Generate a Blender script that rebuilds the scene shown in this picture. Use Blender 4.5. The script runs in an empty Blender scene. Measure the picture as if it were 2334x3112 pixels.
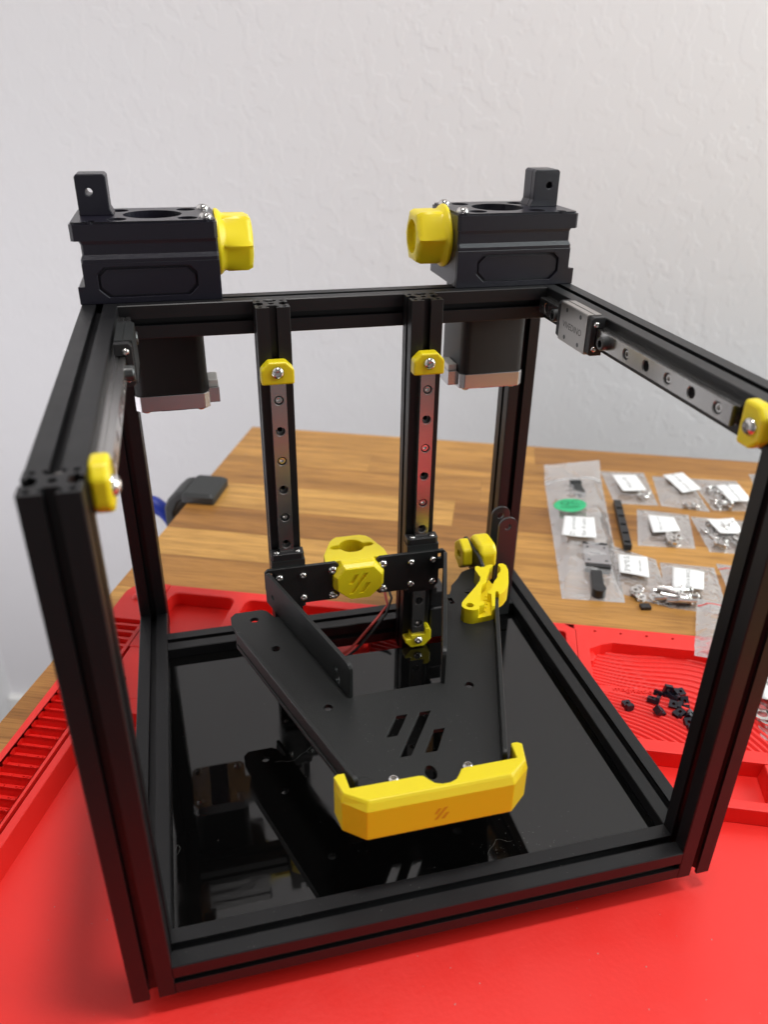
import bpy, bmesh, math, random
from mathutils import Vector, Matrix, Euler, noise
from mathutils.geometry import tessellate_polygon
R_ = math.radians
MM = 0.001
random.seed(7)
scn = bpy.context.scene
COL = scn.collection

# ------------------------------------------------------------------ camera
cam_d = bpy.data.cameras.new('camera')
cam = bpy.data.objects.new('camera', cam_d); COL.objects.link(cam)
cam.location = Vector((42.778, -178.061, 284.819)) * MM
cam.rotation_euler = (1.07647208, -0.0130617284, -0.244358811)
cam_d.sensor_fit = 'HORIZONTAL'; cam_d.sensor_width = 36.0
cam_d.lens = 2399.616 / 2334 * 36.0
cam_d.clip_start = 0.01; cam_d.clip_end = 30
cam_d.dof.use_dof = True
cam_d.dof.focus_distance = 0.360
cam_d.dof.aperture_fstop = 12.5
scn.camera = cam

# ------------------------------------------------------------------ world, lamps, exposure
w = bpy.data.worlds.new('World'); scn.world = w; w.use_nodes = True
bg = w.node_tree.nodes['Background']
bg.inputs[0].default_value = (1.0, 0.95, 0.945, 1); bg.inputs[1].default_value = 0.21

# table frame: origin at the table's back left corner, u to the right along the back edge, v away from the viewer
TO = Vector((96.0, 555.5, 0.0)); TA = R_(-22.5)
TU = Vector((math.cos(TA), math.sin(TA), 0)); TV = Vector((-math.sin(TA), math.cos(TA), 0))
def T(u, v, z=0): return TO + TU * u + TV * v + Vector((0, 0, z))

def lamp(name, kind, loc, target, size, power, color, sy=None):
    d = bpy.data.lights.new(name, kind); d.energy = power; d.color = color
    if kind == 'AREA':
        d.shape = 'RECTANGLE' if sy else 'DISK'; d.size = size
        if sy: d.size_y = sy
    o = bpy.data.objects.new(name, d); COL.objects.link(o)
    o.location = Vector(loc) * MM
    o.rotation_euler = (Vector(target) - Vector(loc)).to_track_quat('-Z', 'Y').to_euler()
    return o
lamp('ceiling_lamp', 'AREA', (230, -40, 1650), (150, 150, 0), 0.18, 14.5, (1.0, 0.955, 0.93))
lamp('front_wall_fill', 'AREA', (1300, -3600, 1100), (150, 500, 100), 1.3, 8.5, (1.0, 0.955, 0.965))  # unseen fill added far behind the viewer to brighten the wall
lamp('side_lamp', 'AREA', T(1550, -120, 700), T(300, 0, 0), 1.0, 23, (0.92, 1.0, 0.98), 1.0)
lamp('low_wall_fill', 'AREA', T(-480, -450, -120), T(-300, 270, -350), 0.5, 2.8, (1.0, 0.95, 1.0))  # unseen fill added below table height to lighten the lower left wall
scn.view_settings.view_transform = 'Standard'; scn.view_settings.look = 'None'
scn.view_settings.exposure = 0.0; scn.view_settings.gamma = 1.0
scn.cycles.max_bounces = 10; scn.cycles.transparent_max_bounces = 16
scn.cycles.caustics_reflective = False; scn.cycles.caustics_refractive = False
scn.cycles.use_denoising = True

# ------------------------------------------------------------------ materials
def mat(name, color=(.5, .5, .5), rough=.5, metal=0, spec=.5, **kw):
    m = bpy.data.materials.new(name); m.use_nodes = True
    b = m.node_tree.nodes['Principled BSDF']
    b.inputs['Base Color'].default_value = (*color, 1); b.inputs['Roughness'].default_value = rough
    b.inputs['Metallic'].default_value = metal; b.inputs['Specular IOR Level'].default_value = spec
    for k, v in kw.items(): b.inputs[k.replace('_', ' ')].default_value = v
    return m
def N(m, t, **kw):
    n = m.node_tree.nodes.new(t)
    for k, v in kw.items(): setattr(n, k, v)
    return n
def L(m, a, b): m.node_tree.links.new(a, b)
def bump(m, scale, strength, dist=.001, detail=2, tex='ShaderNodeTexNoise', stretch=None, rough_var=None, space='Object'):
    b = m.node_tree.nodes['Principled BSDF']
    co = N(m, 'ShaderNodeTexCoord'); mp = N(m, 'ShaderNodeMapping')
    if stretch: mp.inputs['Scale'].default_value = stretch
    t = N(m, tex); t.inputs['Scale'].default_value = scale
    if 'Detail' in t.inputs: t.inputs['Detail'].default_value = detail
    bu = N(m, 'ShaderNodeBump'); bu.inputs['Strength'].default_value = strength; bu.inputs['Distance'].default_value = dist
    L(m, co.outputs[space], mp.inputs[0]); L(m, mp.outputs[0], t.inputs[0]); L(m, t.outputs[0], bu.inputs['Height']); L(m, bu.outputs[0], b.inputs['Normal'])
    if rough_var:
        mr = N(m, 'ShaderNodeMapRange'); mr.inputs['To Min'].default_value = rough_var[0]; mr.inputs['To Max'].default_value = rough_var[1]
        n2 = N(m, 'ShaderNodeTexNoise'); n2.inputs['Scale'].default_value = 60; n2.inputs['Detail'].default_value = 4
        L(m, co.outputs[space], n2.inputs[0]); L(m, n2.outputs[0], mr.inputs[0]); L(m, mr.outputs[0], b.inputs['Roughness'])
    return t
M = {}
M['anodized'] = mat('black_anodized_aluminium', (.005, .005, .006), .40, 0, .42); bump(M['anodized'], 2500, .08, .0001, rough_var=(.36, .50))
M['anod_end'] = mat('black_cut_aluminium', (.03, .03, .03), .4, .3, .5)
M['plastic'] = mat('black_printed_plastic', (.010, .009, .017), .30, 0, .42)
bump(M['plastic'], 1.0, .28, .0002, tex='ShaderNodeTexWave', stretch=(0, 0, 5200))
M['plastic'].node_tree.nodes['Wave Texture'].bands_direction = 'Z'
M['moulded'] = mat('black_moulded_plastic', (.012, .012, .013), .42, 0, .5)
M['powder'] = mat('black_powder_coat', (.010, .011, .011), .43, 0, .5); bump(M['powder'], 1500, .45, .00025, 3)
M['yellow'] = mat('yellow_printed_plastic', (.80, .645, .012), .34, 0, .45, Subsurface_Weight=.18, Subsurface_Scale=.003)
M['yellow'].node_tree.nodes['Principled BSDF'].inputs['Subsurface Radius'].default_value = (1, .8, .2)
bump(M['yellow'], 1.0, .06, .0002, tex='ShaderNodeTexWave', stretch=(0, 0, 4200)); M['yellow'].node_tree.nodes['Wave Texture'].bands_direction = 'Z'
M['steel'] = mat('ground_steel', (.55, .54, .53), .25, 1.0); bump(M['steel'], 900, .05, .0001, stretch=(1, 1, .02))
M['hole_shade_steel'] = mat('dull_steel_hole_shade', (.10, .10, .10), .5, .6)
M['screw'] = mat('stainless_steel', (.72, .70, .68), .16, 1.0)
M['blackoxide'] = mat('black_oxide_steel', (.02, .022, .022), .32, .0, .8)
M['block'] = mat('carriage_steel', (.46, .44, .42), .33, 1.0); bump(M['block'], 500, .06, .0001)
M['seal'] = mat('cream_seal', (.72, .70, .62), .4)
M['alu'] = mat('cast_aluminium', (.54, .53, .54), .27, 1.0); bump(M['alu'], 700, .12, .0001)
M['motor'] = mat('black_motor_laminations', (.006, .006, .006), .38, 0, .35); bump(M['motor'], 1, .35, .0002, tex='ShaderNodeTexWave', stretch=(0, 0, 3000))
M['motor'].node_tree.nodes['Wave Texture'].bands_direction = 'Z'
M['white'] = mat('white_connector_plastic', (.75, .74, .70), .45)
M['acrylic'] = mat('black_acrylic', (.002, .002, .002), .025, 0, .6)
def smears(m, lo, hi, scale):
    b_ = m.node_tree.nodes['Principled BSDF']; co = N(m, 'ShaderNodeTexCoord'); n = N(m, 'ShaderNodeTexNoise'); n.inputs['Scale'].default_value = scale; n.inputs['Detail'].default_value = 5; n.inputs['Distortion'].default_value = 1.5
    mr = N(m, 'ShaderNodeMapRange'); mr.inputs['From Min'].default_value = .45; mr.inputs['From Max'].default_value = .75; mr.inputs['To Min'].default_value = lo; mr.inputs['To Max'].default_value = hi
    L(m, co.outputs['Object'], n.inputs[0]); L(m, n.outputs[0], mr.inputs[0]); L(m, mr.outputs[0], b_.inputs['Roughness'])
smears(M['acrylic'], .02, .13, 26)
M['silicone'] = mat('red_silicone', (.80, .022, .016), .42, 0, .5, Subsurface_Weight=.1, Subsurface_Scale=.002); bump(M['silicone'], 420, .22, .0003, 6, rough_var=(.30, .56))
M['wire_red'] = mat('red_wire', (.45, .03, .02), .4); M['wire_black'] = mat('black_wire', (.01, .01, .01), .4)
M['paper'] = mat('white_sticker_paper', (.80, .80, .80), .6); M['ink'] = mat('grey_ink', (.16, .16, .16), .7)
M['green'] = mat('green_sticker', (.02, .42, .17), .4); M['greenink'] = mat('dark_green_ink', (.01, .13, .05), .6)
M['redline'] = mat('red_zip_line', (.75, .03, .02), .4)
M['blue'] = mat('blue_plastic', (.012, .035, .33), .45)
M['rubber'] = mat('dark_rubber', (.022, .024, .024), .5)
M['sticker_blue'] = mat('dark_blue_sticker', (.01, .015, .05), .5)
M['dust'] = mat('dust', (.4, .4, .38), .9)
M['paint'] = mat('white_trim_paint', (.78, .78, .76), .4)
M['floor'] = mat('grey_carpet', (.10, .095, .09), .95)
M['metal_leg'] = mat('table_leg_metal', (.05, .05, .05), .4)
# engraving: slightly darker steel
M['engrave'] = mat('engraved_steel', (.10, .095, .09), .5, .8)

def wood_material():
    m = bpy.data.materials.new('oiled_oak_staves'); m.use_nodes = True
    b = m.node_tree.nodes['Principled BSDF']; b.inputs['Roughness'].default_value = .42; b.inputs['Specular IOR Level'].default_value = .4
    co = N(m, 'ShaderNodeTexCoord'); oi = N(m, 'ShaderNodeObjectInfo')
    mul = N(m, 'ShaderNodeVectorMath', operation='SCALE'); mul.inputs[0].default_value = (3.1, 7.7, 1.3)
    L(m, oi.outputs['Random'], mul.inputs['Scale'])
    add = N(m, 'ShaderNodeVectorMath', operation='ADD'); L(m, co.outputs['Object'], add.inputs[0]); L(m, mul.outputs[0], add.inputs[1])
    mp = N(m, 'ShaderNodeMapping'); mp.inputs['Scale'].default_value = (7, 85, 60); L(m, add.outputs[0], mp.inputs[0])
    n1 = N(m, 'ShaderNodeTexNoise'); n1.inputs['Scale'].default_value = 1.0; n1.inputs['Detail'].default_value = 6; n1.inputs['Roughness'].default_value = .6; n1.inputs['Distortion'].default_value = .5
    L(m, mp.outputs[0], n1.inputs[0])
    mp2 = N(m, 'ShaderNodeMapping'); mp2.inputs['Scale'].default_value = (40, 900, 500); L(m, add.outputs[0], mp2.inputs[0])
    n2 = N(m, 'ShaderNodeTexNoise'); n2.inputs['Scale'].default_value = 1.0; n2.inputs['Detail'].default_value = 3; L(m, mp2.outputs[0], n2.inputs[0])
    ramp = N(m, 'ShaderNodeValToRGB'); e = ramp.color_ramp.elements
    e[0].position = 0; e[0].color = (.33, .145, .032, 1); e[1].position = 1; e[1].color = (.62, .34, .088, 1)
    e2 = ramp.color_ramp.elements.new(.45); e2.color = (.50, .25, .058, 1)
    L(m, oi.outputs['Random'], ramp.inputs[0])
    r2 = N(m, 'ShaderNodeValToRGB'); r2.color_ramp.elements[0].position = .34; r2.color_ramp.elements[0].color = (.60, .55, .50, 1); r2.color_ramp.elements[1].position = .62; r2.color_ramp.elements[1].color = (1.08, 1.08, 1.08, 1)
    L(m, n1.outputs[0], r2.inputs[0])
    mx = N(m, 'ShaderNodeMix', data_type='RGBA', blend_type='MULTIPLY'); mx.inputs[0].default_value = .85
    L(m, ramp.outputs[0], mx.inputs[6]); L(m, r2.outputs[0], mx.inputs[7])
    r3 = N(m, 'ShaderNodeValToRGB'); r3.color_ramp.elements[0].position = .38; r3.color_ramp.elements[0].color = (.62, .58, .52, 1); r3.color_ramp.elements[1].position = .5; r3.color_ramp.elements[1].color = (1, 1, 1, 1)
    L(m, n2.outputs[0], r3.inputs[0])
    mx2 = N(m, 'ShaderNodeMix', data_type='RGBA', blend_type='MULTIPLY'); mx2.inputs[0].default_value = .7
    L(m, mx.outputs[2], mx2.inputs[6]); L(m, r3.outputs[0], mx2.inputs[7]); L(m, mx2.outputs[2], b.inputs['Base Color'])
    bu = N(m, 'ShaderNodeBump'); bu.inputs['Strength'].default_value = .12; bu.inputs['Distance'].default_value = .0004
    L(m, n2.outputs[0], bu.inputs['Height']); L(m, bu.outputs[0], b.inputs['Normal'])
    return m
M['wood'] = wood_material()

def wall_material():
    m = mat('knockdown_textured_paint', (.725, .72, .735), .75, 0, .3)
    b = m.node_tree.nodes['Principled BSDF']
    co = N(m, 'ShaderNodeTexCoord')
    dn = N(m, 'ShaderNodeTexNoise'); dn.inputs['Scale'].default_value = 24; dn.inputs['Detail'].default_value = 3
    L(m, co.outputs['Object'], dn.inputs[0])
    sub = N(m, 'ShaderNodeVectorMath', operation='SUBTRACT'); sub.inputs[1].default_value = (.5, .5, .5); L(m, dn.outputs['Color'], sub.inputs[0])
    sc = N(m, 'ShaderNodeVectorMath', operation='SCALE'); sc.inputs['Scale'].default_value = .03; L(m, sub.outputs[0], sc.inputs[0])
    ad = N(m, 'ShaderNodeVectorMath', operation='ADD'); L(m, co.outputs['Object'], ad.inputs[0]); L(m, sc.outputs[0], ad.inputs[1])
    mp = N(m, 'ShaderNodeMapping'); mp.inputs['Rotation'].default_value = (0, R_(18), 0); mp.inputs['Scale'].default_value = (1.25, 1, .85); L(m, ad.outputs[0], mp.inputs[0])
    n1 = N(m, 'ShaderNodeTexNoise'); n1.inputs['Scale'].default_value = 44; n1.inputs['Detail'].default_value = 3.5; n1.inputs['Roughness'].default_value = .55
    L(m, mp.outputs[0], n1.inputs[0])
    r = N(m, 'ShaderNodeValToRGB'); r.color_ramp.elements[0].position = .50; r.color_ramp.elements[1].position = .535
    L(m, n1.outputs[0], r.inputs[0])
    n3 = N(m, 'ShaderNodeTexNoise'); n3.inputs['Scale'].default_value = 5.0; n3.inputs['Detail'].default_value = 1; L(m, co.outputs['Object'], n3.inputs[0])
    r3 = N(m, 'ShaderNodeValToRGB'); r3.color_ramp.elements[0].position = .42; r3.color_ramp.elements[0].color = (.5, .5, .5, 1); r3.color_ramp.elements[1].position = .62; L(m, n3.outputs[0], r3.inputs[0])
    mu = N(m, 'ShaderNodeMath', operation='MULTIPLY'); L(m, r.outputs[0], mu.inputs[0]); L(m, r3.outputs[0], mu.inputs[1])
    n2 = N(m, 'ShaderNodeTexNoise'); n2.inputs['Scale'].default_value = 160; n2.inputs['Detail'].default_value = 4; L(m, co.outputs['Object'], n2.inputs[0])
    m2 = N(m, 'ShaderNodeMath', operation='MULTIPLY_ADD'); m2.inputs[1].default_value = .10; L(m, n2.outputs[0], m2.inputs[0]); L(m, mu.outputs[0], m2.inputs[2])
    bu = N(m, 'ShaderNodeBump'); bu.inputs['Strength'].default_value = .48; bu.inputs['Distance'].default_value = .0005
    L(m, m2.outputs[0], bu.inputs['Height']); L(m, bu.outputs[0], b.inputs['Normal'])
    return m
M['wall'] = wall_material()

def film_material(name, haze, gloss_r):
    m = bpy.data.materials.new(name); m.use_nodes = True; nt = m.node_tree
    nt.nodes.remove(nt.nodes['Principled BSDF']); out = nt.nodes['Material Output']
    tr = N(m, 'ShaderNodeBsdfTransparent'); tr.inputs[0].default_value = (.95, .95, .95, 1)
    df = N(m, 'ShaderNodeBsdfDiffuse'); df.inputs[0].default_value = (.85, .85, .86, 1)
    gl = N(m, 'ShaderNodeBsdfGlossy'); gl.inputs['Roughness'].default_value = gloss_r
    lw = N(m, 'ShaderNodeLayerWeight'); lw.inputs[0].default_value = .18
    mr = N(m, 'ShaderNodeMapRange'); mr.inputs['To Min'].default_value = .05; mr.inputs['To Max'].default_value = .5
    co = N(m, 'ShaderNodeTexCoord'); n1 = N(m, 'ShaderNodeTexNoise'); n1.inputs['Scale'].default_value = 48; n1.inputs['Detail'].default_value = 1.5; n1.inputs['Distortion'].default_value = .8
    bu = N(m, 'ShaderNodeBump'); bu.inputs['Strength'].default_value = .6; bu.inputs['Distance'].default_value = .004
    L(m, co.outputs['Object'], n1.inputs[0]); L(m, n1.outputs[0], bu.inputs['Height'])
    L(m, bu.outputs[0], gl.inputs['Normal']); L(m, bu.outputs[0], lw.inputs['Normal'])
    m1 = N(m, 'ShaderNodeMixShader'); m1.inputs[0].default_value = haze; L(m, tr.outputs[0], m1.inputs[1]); L(m, df.outputs[0], m1.inputs[2])
    m2 = N(m, 'ShaderNodeMixShader'); L(m, lw.outputs['Fresnel'], mr.inputs[0]); L(m, mr.outputs[0], m2.inputs[0]); L(m, m1.outputs[0], m2.inputs[1]); L(m, gl.outputs[0], m2.inputs[2])
    L(m, m2.outputs[0], out.inputs[0])
    return m
M['film'] = film_material('clear_polythene_film', .12, .09)
M['film_hazy'] = film_material('hazy_polythene_film', .17, .12)
M['clearzip'] = film_material('polythene_zip_ridge', .5, .2)

# ------------------------------------------------------------------ mesh helpers (all lengths in millimetres)
class B:
    def __init__(s): s.bm = bmesh.new()
    def _v(s, p): return s.bm.verts.new(p)
    def box(s, x0, x1, y0, y1, z0, z1):
        v = [s._v((x, y, z)) for z in (z0, z1) for y in (y0, y1) for x in (x0, x1)]
        for f in ((0, 2, 3, 1), (4, 5, 7, 6), (0, 1, 5, 4), (2, 6, 7, 3), (0, 4, 6, 2), (1, 3, 7, 5)): s.bm.faces.new([v[i] for i in f])
        return s
    def prism(s, poly, h0, h1, holes=(), axis='z'):
        mp = {'z': lambda a, b, h: (a, b, h), 'y': lambda a, b, h: (a, h, b), 'x': lambda a, b, h: (h, a, b)}[axis]
        loops = [list(poly)] + [list(h) for h in holes]
        flat = [p for l in loops for p in l]
        lo = [s._v(mp(a, b, h0)) for a, b in flat]; hi = [s._v(mp(a, b, h1)) for a, b in flat]
        if len(loops) == 1 and len(poly) < 64 and convexish(poly):
            s.bm.faces.new(lo); s.bm.faces.new(hi)
        else:
            for t in tessellate_polygon([[Vector((a, b, 0)) for a, b in l] for l in loops]):
                try: s.bm.faces.new([lo[i] for i in t]); s.bm.faces.new([hi[i] for i in t])
                except ValueError: pass
        k = 0
        for l in loops:
            n = len(l)
            for i in range(n):
                a, b = k + i, k + (i + 1) % n
                s.bm.faces.new([lo[a], lo[b], hi[b], hi[a]])
            k += n
        return s
    def loft(s, rings, cap=True):
        vs = [[s._v(p) for p in r] for r in rings]
        for a, b in zip(vs, vs[1:]):
            n = len(a)
            for i in range(n): s.bm.faces.new([a[i], a[(i + 1) % n], b[(i + 1) % n], b[i]])
        if cap: s.bm.faces.new(vs[0]); s.bm.faces.new(vs[-1])
        return s
    def lathe(s, prof, c=(0, 0, 0), axis='z', seg=24, hexfrom=None, capend=True):
        mp = {'z': lambda a, b, h: (c[0] + a, c[1] + b, c[2] + h), 'y': lambda a, b, h: (c[0] + a, c[1] + h, c[2] + b), 'x': lambda a, b, h: (c[0] + h, c[1] + a, c[2] + b)}[axis]
        rings = []
        for k, (r, h) in enumerate(prof):
            ring = []
            for i in range(seg):
                t = 2 * math.pi * i / seg; rr = r
                if hexfrom is not None and k in hexfrom:
                    q = (t % (math.pi / 3)) - math.pi / 6; rr = r / math.cos(q)
                ring.append(mp(rr * math.cos(t), rr * math.sin(t), h))
            rings.append(ring)
        return s.loft(rings, capend)
    def tube(s, pts, r, seg=8):
        pts = [Vector(p) for p in pts]; rings = []
        for i, p in enumerate(pts):
            d = (pts[min(i + 1, len(pts) - 1)] - pts[max(i - 1, 0)]).normalized()
            q = d.to_track_quat('Z', 'Y')
            rr = r[i] if isinstance(r, (list, tuple)) else r
            rings.append([p + q @ Vector((rr * math.cos(2 * math.pi * k / seg), rr * math.sin(2 * math.pi * k / seg), 0)) for k in range(seg)])
        return s.loft(rings)
    def sheet(s, fn, nu, nv):
        vs = [[s._v(fn(i / nu, j / nv)) for i in range(nu + 1)] for j in range(nv + 1)]
        for j in range(nv):
            for i in range(nu): s.bm.faces.new([vs[j][i], vs[j][i + 1], vs[j + 1][i + 1], vs[j + 1][i]])
        return s
    def xf(s, f):
        for v in s.bm.verts: v.co = f(v.co)
        return s
    def mirror(s, cx): return s.xf(lambda c: Vector((2 * cx - c.x, c.y, c.z)))
    def mesh(s, name, m, smooth=None, normals=True):
        if normals: bmesh.ops.recalc_face_normals(s.bm, faces=s.bm.faces)
        for v in s.bm.verts: v.co *= MM
        if smooth is not None:
            for f in s.bm.faces: f.smooth = True
            for e in s.bm.edges:
                if len(e.link_faces) == 2 and e.calc_face_angle(0) > R_(smooth): e.smooth = False
        me = bpy.data.meshes.new(name); s.bm.to_mesh(me); s.bm.free(); me.materials.append(M[m]); return me
    def build(s, name, m, parent=None, bevel=0, seg=2, smooth=None, loc=None, normals=True):
        me = s.mesh(name, m, smooth, normals)
        o = bpy.data.objects.new(name, me); COL.objects.link(o); o.parent = parent
        if loc is not None: o.location = Vector(loc) * MM
        if bevel:
            md = o.modifiers.new('edge', 'BEVEL'); md.width = bevel * MM; md.segments = seg; md.limit_method = 'ANGLE'; md.angle_limit = R_(28)
        return o
def convexish(p):
    n = len(p); sgn = 0
    for i in range(n):
        a, b, c = p[i], p[(i + 1) % n], p[(i + 2) % n]
        cr = (b[0] - a[0]) * (c[1] - b[1]) - (b[1] - a[1]) * (c[0] - b[0])
        if abs(cr) < 1e-9: continue
        if sgn == 0: sgn = cr
        elif sgn * cr < 0: return False
    return True
def circ(cx, cy, r, n=20, ph=0, ry=None): return [(cx + r * math.cos(2 * math.pi * i / n + ph), cy + (ry or r) * math.sin(2 * math.pi * i / n + ph)) for i in range(n)]
def rect(x0, x1, y0, y1, c=0):
    if not c: return [(x0, y0), (x1, y0), (x1, y1), (x0, y1)]
    return [(x0 + c, y0), (x1 - c, y0), (x1, y0 + c), (x1, y1 - c), (x1 - c, y1), (x0 + c, y1), (x0, y1 - c), (x0, y0 + c)]
def rrect(x0, x1, y0, y1, r, n=5):
    out = []
    for cx, cy, a in ((x1 - r, y0 + r, -90), (x1 - r, y1 - r, 0), (x0 + r, y1 - r, 90), (x0 + r, y0 + r, 180)):
        for i in range(n + 1): t = R_(a + 90 * i / n); out.append((cx + r * math.cos(t), cy + r * math.sin(t)))
    return out
def thing(name, label, cat, loc=(0, 0, 0), rot=0, group=None):
    o = bpy.data.objects.new(name, None); COL.objects.link(o); o.empty_display_size = .01
    o.location = Vector(loc) * MM; o.rotation_euler = (0, 0, rot)
    tag(o, label, cat, group); return o
def tag(o, label, cat=None, group=None):
    o['label'] = label
    if cat: o['category'] = cat
    if group: o['group'] = group
    return o
def struct(o): o['kind'] = 'structure'; return o
def put(name, me, parent, loc, rot=(0, 0, 0)):
    o = bpy.data.objects.new(name, me); COL.objects.link(o); o.parent = parent
    o.location = Vector(loc) * MM; o.rotation_euler = rot; return o
def text_mesh(txt, size, m, extrude=.02, warp=None, align='CENTER'):
    cu = bpy.data.curves.new('lettering', 'FONT'); cu.body = txt; cu.size = size; cu.align_x = align; cu.align_y = 'CENTER'; cu.extrude = extrude; cu.resolution_u = 3
    o = bpy.data.objects.new('lettering', cu); COL.objects.link(o)
    me = bpy.data.meshes.new_from_object(o.evaluated_get(bpy.context.evaluated_depsgraph_get()))
    bpy.data.objects.remove(o)
    for v in me.vertices:
        p = Vector(v.co)
        if warp: p = Vector(warp(p))
        v.co = p * MM
    me.materials.clear(); me.materials.append(M[m]); return me
LOGO = [[(-11.2, 10.6), (-6.6, 10.6), (-12.2, 0.2), (-16.8, 0.2)], [(-1.9, 11.2), (2.9, 11.2), (-11.8, -11.2), (-16.6, -11.2)], [(.6, 0.0), (5.4, 0.0), (-1.5, -11.2), (-6.6, -11.2)]]
def logo(cx, cy, s):  # three slanted bars, x right, y up
    return [[(cx + (x + 5.7) * s, cy + y * s) for x, y in q] for q in LOGO]

# ------------------------------------------------------------------ the setting
W_V, W_U = 270, -565
b = B().box(W_U, 2600, W_V, W_V + 60, -752, 1900)
o = struct(b.build('wall', 'wall')); o.location = TO * MM; o.rotation_euler = (0, 0, TA)
b = B().box(W_U - 60, W_U, -1800, W_V, -752, 1900)
o = struct(b.build('side_wall', 'wall')); o.location = TO * MM; o.rotation_euler = (0, 0, TA)
b = B().box(W_U, 2600, W_V - 14, W_V - .5, -751, -664)
o = struct(b.build('baseboard', 'paint', bevel=2)); o.location = TO * MM; o.rotation_euler = (0, 0, TA)
b = B().box(-1500, 2800, -2400, 700, -760, -752)
o = struct(b.build('floor', 'floor')); o.location = TO * MM; o.rotation_euler = (0, 0, TA)

# ------------------------------------------------------------------ table of glued staves
table = thing('table', 'oak butcher block table top with visible glued staves', 'table', TO + Vector((0, 0, -12)), TA)
v = 0; row = 0; rs = random.Random(11)
while v > -650:
    h = rs.choice((38, 42, 44, 40)); u = 0; first = True
    while u < 1350:
        ln = rs.uniform(110, 300) if first else rs.uniform(230, 480); first = False
        u1 = min(u + ln, 1350)
        if 1350 - u1 < 60: u1 = 1350
        e0, e1 = (v * .025, (v - h + .14) * .025) if u == 0 else (0, 0)      # the left edge is not quite square to the back edge
        o = B().prism([(e1, -(h - .14)), (u1 - u - .14, -(h - .14)), (u1 - u - .14, 0), (e0, 0)], -38, -rs.uniform(0, .05)).build('stave', 'wood', table, loc=(u, v, 0))
        u = u1
    v -= h; row += 1
for x, y in ((40, -50), (1300, -50), (40, -600), (1300, -600)): B().box(x - 25, x + 25, y - 25, y + 25, -740, -38.2).build('leg', 'metal_leg', table)

# ------------------------------------------------------------------ red silicone work mat (table frame coordinates)
FZ = -9.5
mat_ = thing('work_mat', 'red silicone work mat with moulded trays and numbered slots under the printer frame', 'mat', TO, TA)
B().prism(rrect(11, 461, -648, -296, 14), -11.95, FZ).build('base_sheet', 'silicone', mat_, bevel=.4)
# numbered slots along the left edge
cells = [(-335.5 - k * 6.35) for k in range(40)]
out = [(11, -648 + .1), (36, -648 + .1), (36, -296.1), (25, -296.1)] + [(25 - 14 * math.sin(t), -310.1 + 14 * math.cos(t)) for t in [R_(a) for a in (15, 30, 45, 60, 75, 90)]]
B().prism(out, FZ, -3.4).build('slot_floor', 'silicone', mat_)
B().prism([(x, y) for x, y in out], -3.4, 0, [rect(15.6, 33.9, c - 4.6, c, .5) for c in cells]).build('slot_dividers', 'silicone', mat_, bevel=.35)
B().lathe([(3.2, 0), (3.0, .9), (2.2, 1.6), (.01, 1.9)], (21, -313, 0)).build('corner_knob', 'silicone', mat_, smooth=40)
for k, c in enumerate(cells):
    num = str(k + 3).rjust(2, '0')
    me = text_mesh('1\u2014' + num, 3.6, 'silicone', .5)
    o = put('slot_number', me, mat_, (26.3, c - 2.3, -3.1)); o.scale = (1.25, 1, 1)
# long rim beside the slots, sloping to the floor
B().loft([[(37.6, y, FZ), (45, y, FZ), (41.5, y, -.2), (37.6, y, -.2)] for y in (-595, -418)]).build('long_rim', 'silicone', mat_, bevel=.4)
B().prism([(37.6, -417.9), (50, -412), (292, -412), (292, -400), (62, -400), (37.6, -408)], FZ, -.2).build('cross_rim', 'silicone', mat_, bevel=.4)
# compartments along the back
def back_layer():
    o = [(36.4, -360), (292, -360), (292, -296.2), (36.4, -296.2)]
    return B().prism(o, FZ, 0, [rrect(41, 82, -352, -304, 5), rrect(89, 165, -352, -304, 5), rrect(172, 286, -352, -304, 3)]).build('compartment_rims', 'silicone', mat_, bevel=.8)
back_layer()
B().prism([(37.6, -407.9), (62, -399.9), (62, -384), (48, -360.1), (37.6, -360.1)], FZ, -.2, [circ(44.5, -388, 3, 12)]).build('hooked_rim', 'silicone', mat_, bevel=.5)
def ridges(u0, u1, v0, v1, z, step, name):
    def f(u, v):
        x = (u - 299) / 70.0; y = (v + 350) / 50.0
        w = math.sqrt((u - u0 + 6) ** 2 * .55 + (v - v0 + 16) ** 2) + 5 * math.sin(x * 4.2 + .6) * math.exp(-((v - v0 - 70) / 40) ** 2) + 2.5 * math.sin(y * 3 + x * 2)
        return w
    def h(s, t):
        u = u0 + (u1 - u0) * s; v = v0 + (v1 - v0) * t
        q = f(u, v) / 3.3; q -= math.floor(q); a = abs(q - .5) * 2
        g = 0 if a < .38 else min(1, (a - .38) / .2)
        if abs(u - 318) < 20.0 and abs(v + 344.5) < 2.6: g = 1
        return (u, v, z + 1.5 * g)
    return B().sheet(h, int((u1 - u0) / step), int((v1 - v0) / step)).build(name, 'silicone', mat_, smooth=60, normals=False)
o = [(292.1, -396), (461, -396), (461, -296.2), (284.2, -296.2), (292.1, -302)]
hole = [(299, -388), (453, -388), (453, -311), (313, -311), (306, -314), (299, -319)]
B().prism(o, FZ, 0, [hole] + [circ(303.4 + 15 * k, -301.3, .9, 10) for k in range(11)]).build('magnetic_tray_rim', 'silicone', mat_, bevel=.7)
B().box(298.5, 453.5, -388.5, -310.5, FZ, -8.3).build('magnetic_tray_floor', 'silicone', mat_)
ridges(299, 453, -388, -311, -8.25, .36, 'wavy_ridges'); ridges(172, 286, -352, -304, -9.2, .5, 'wavy_ridges')
put('raised_lettering', text_mesh('magnetic', 5.2, 'silicone', .5), mat_, (321, -344.4, -6.7)).scale = (1.12, .9, 1)
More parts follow.
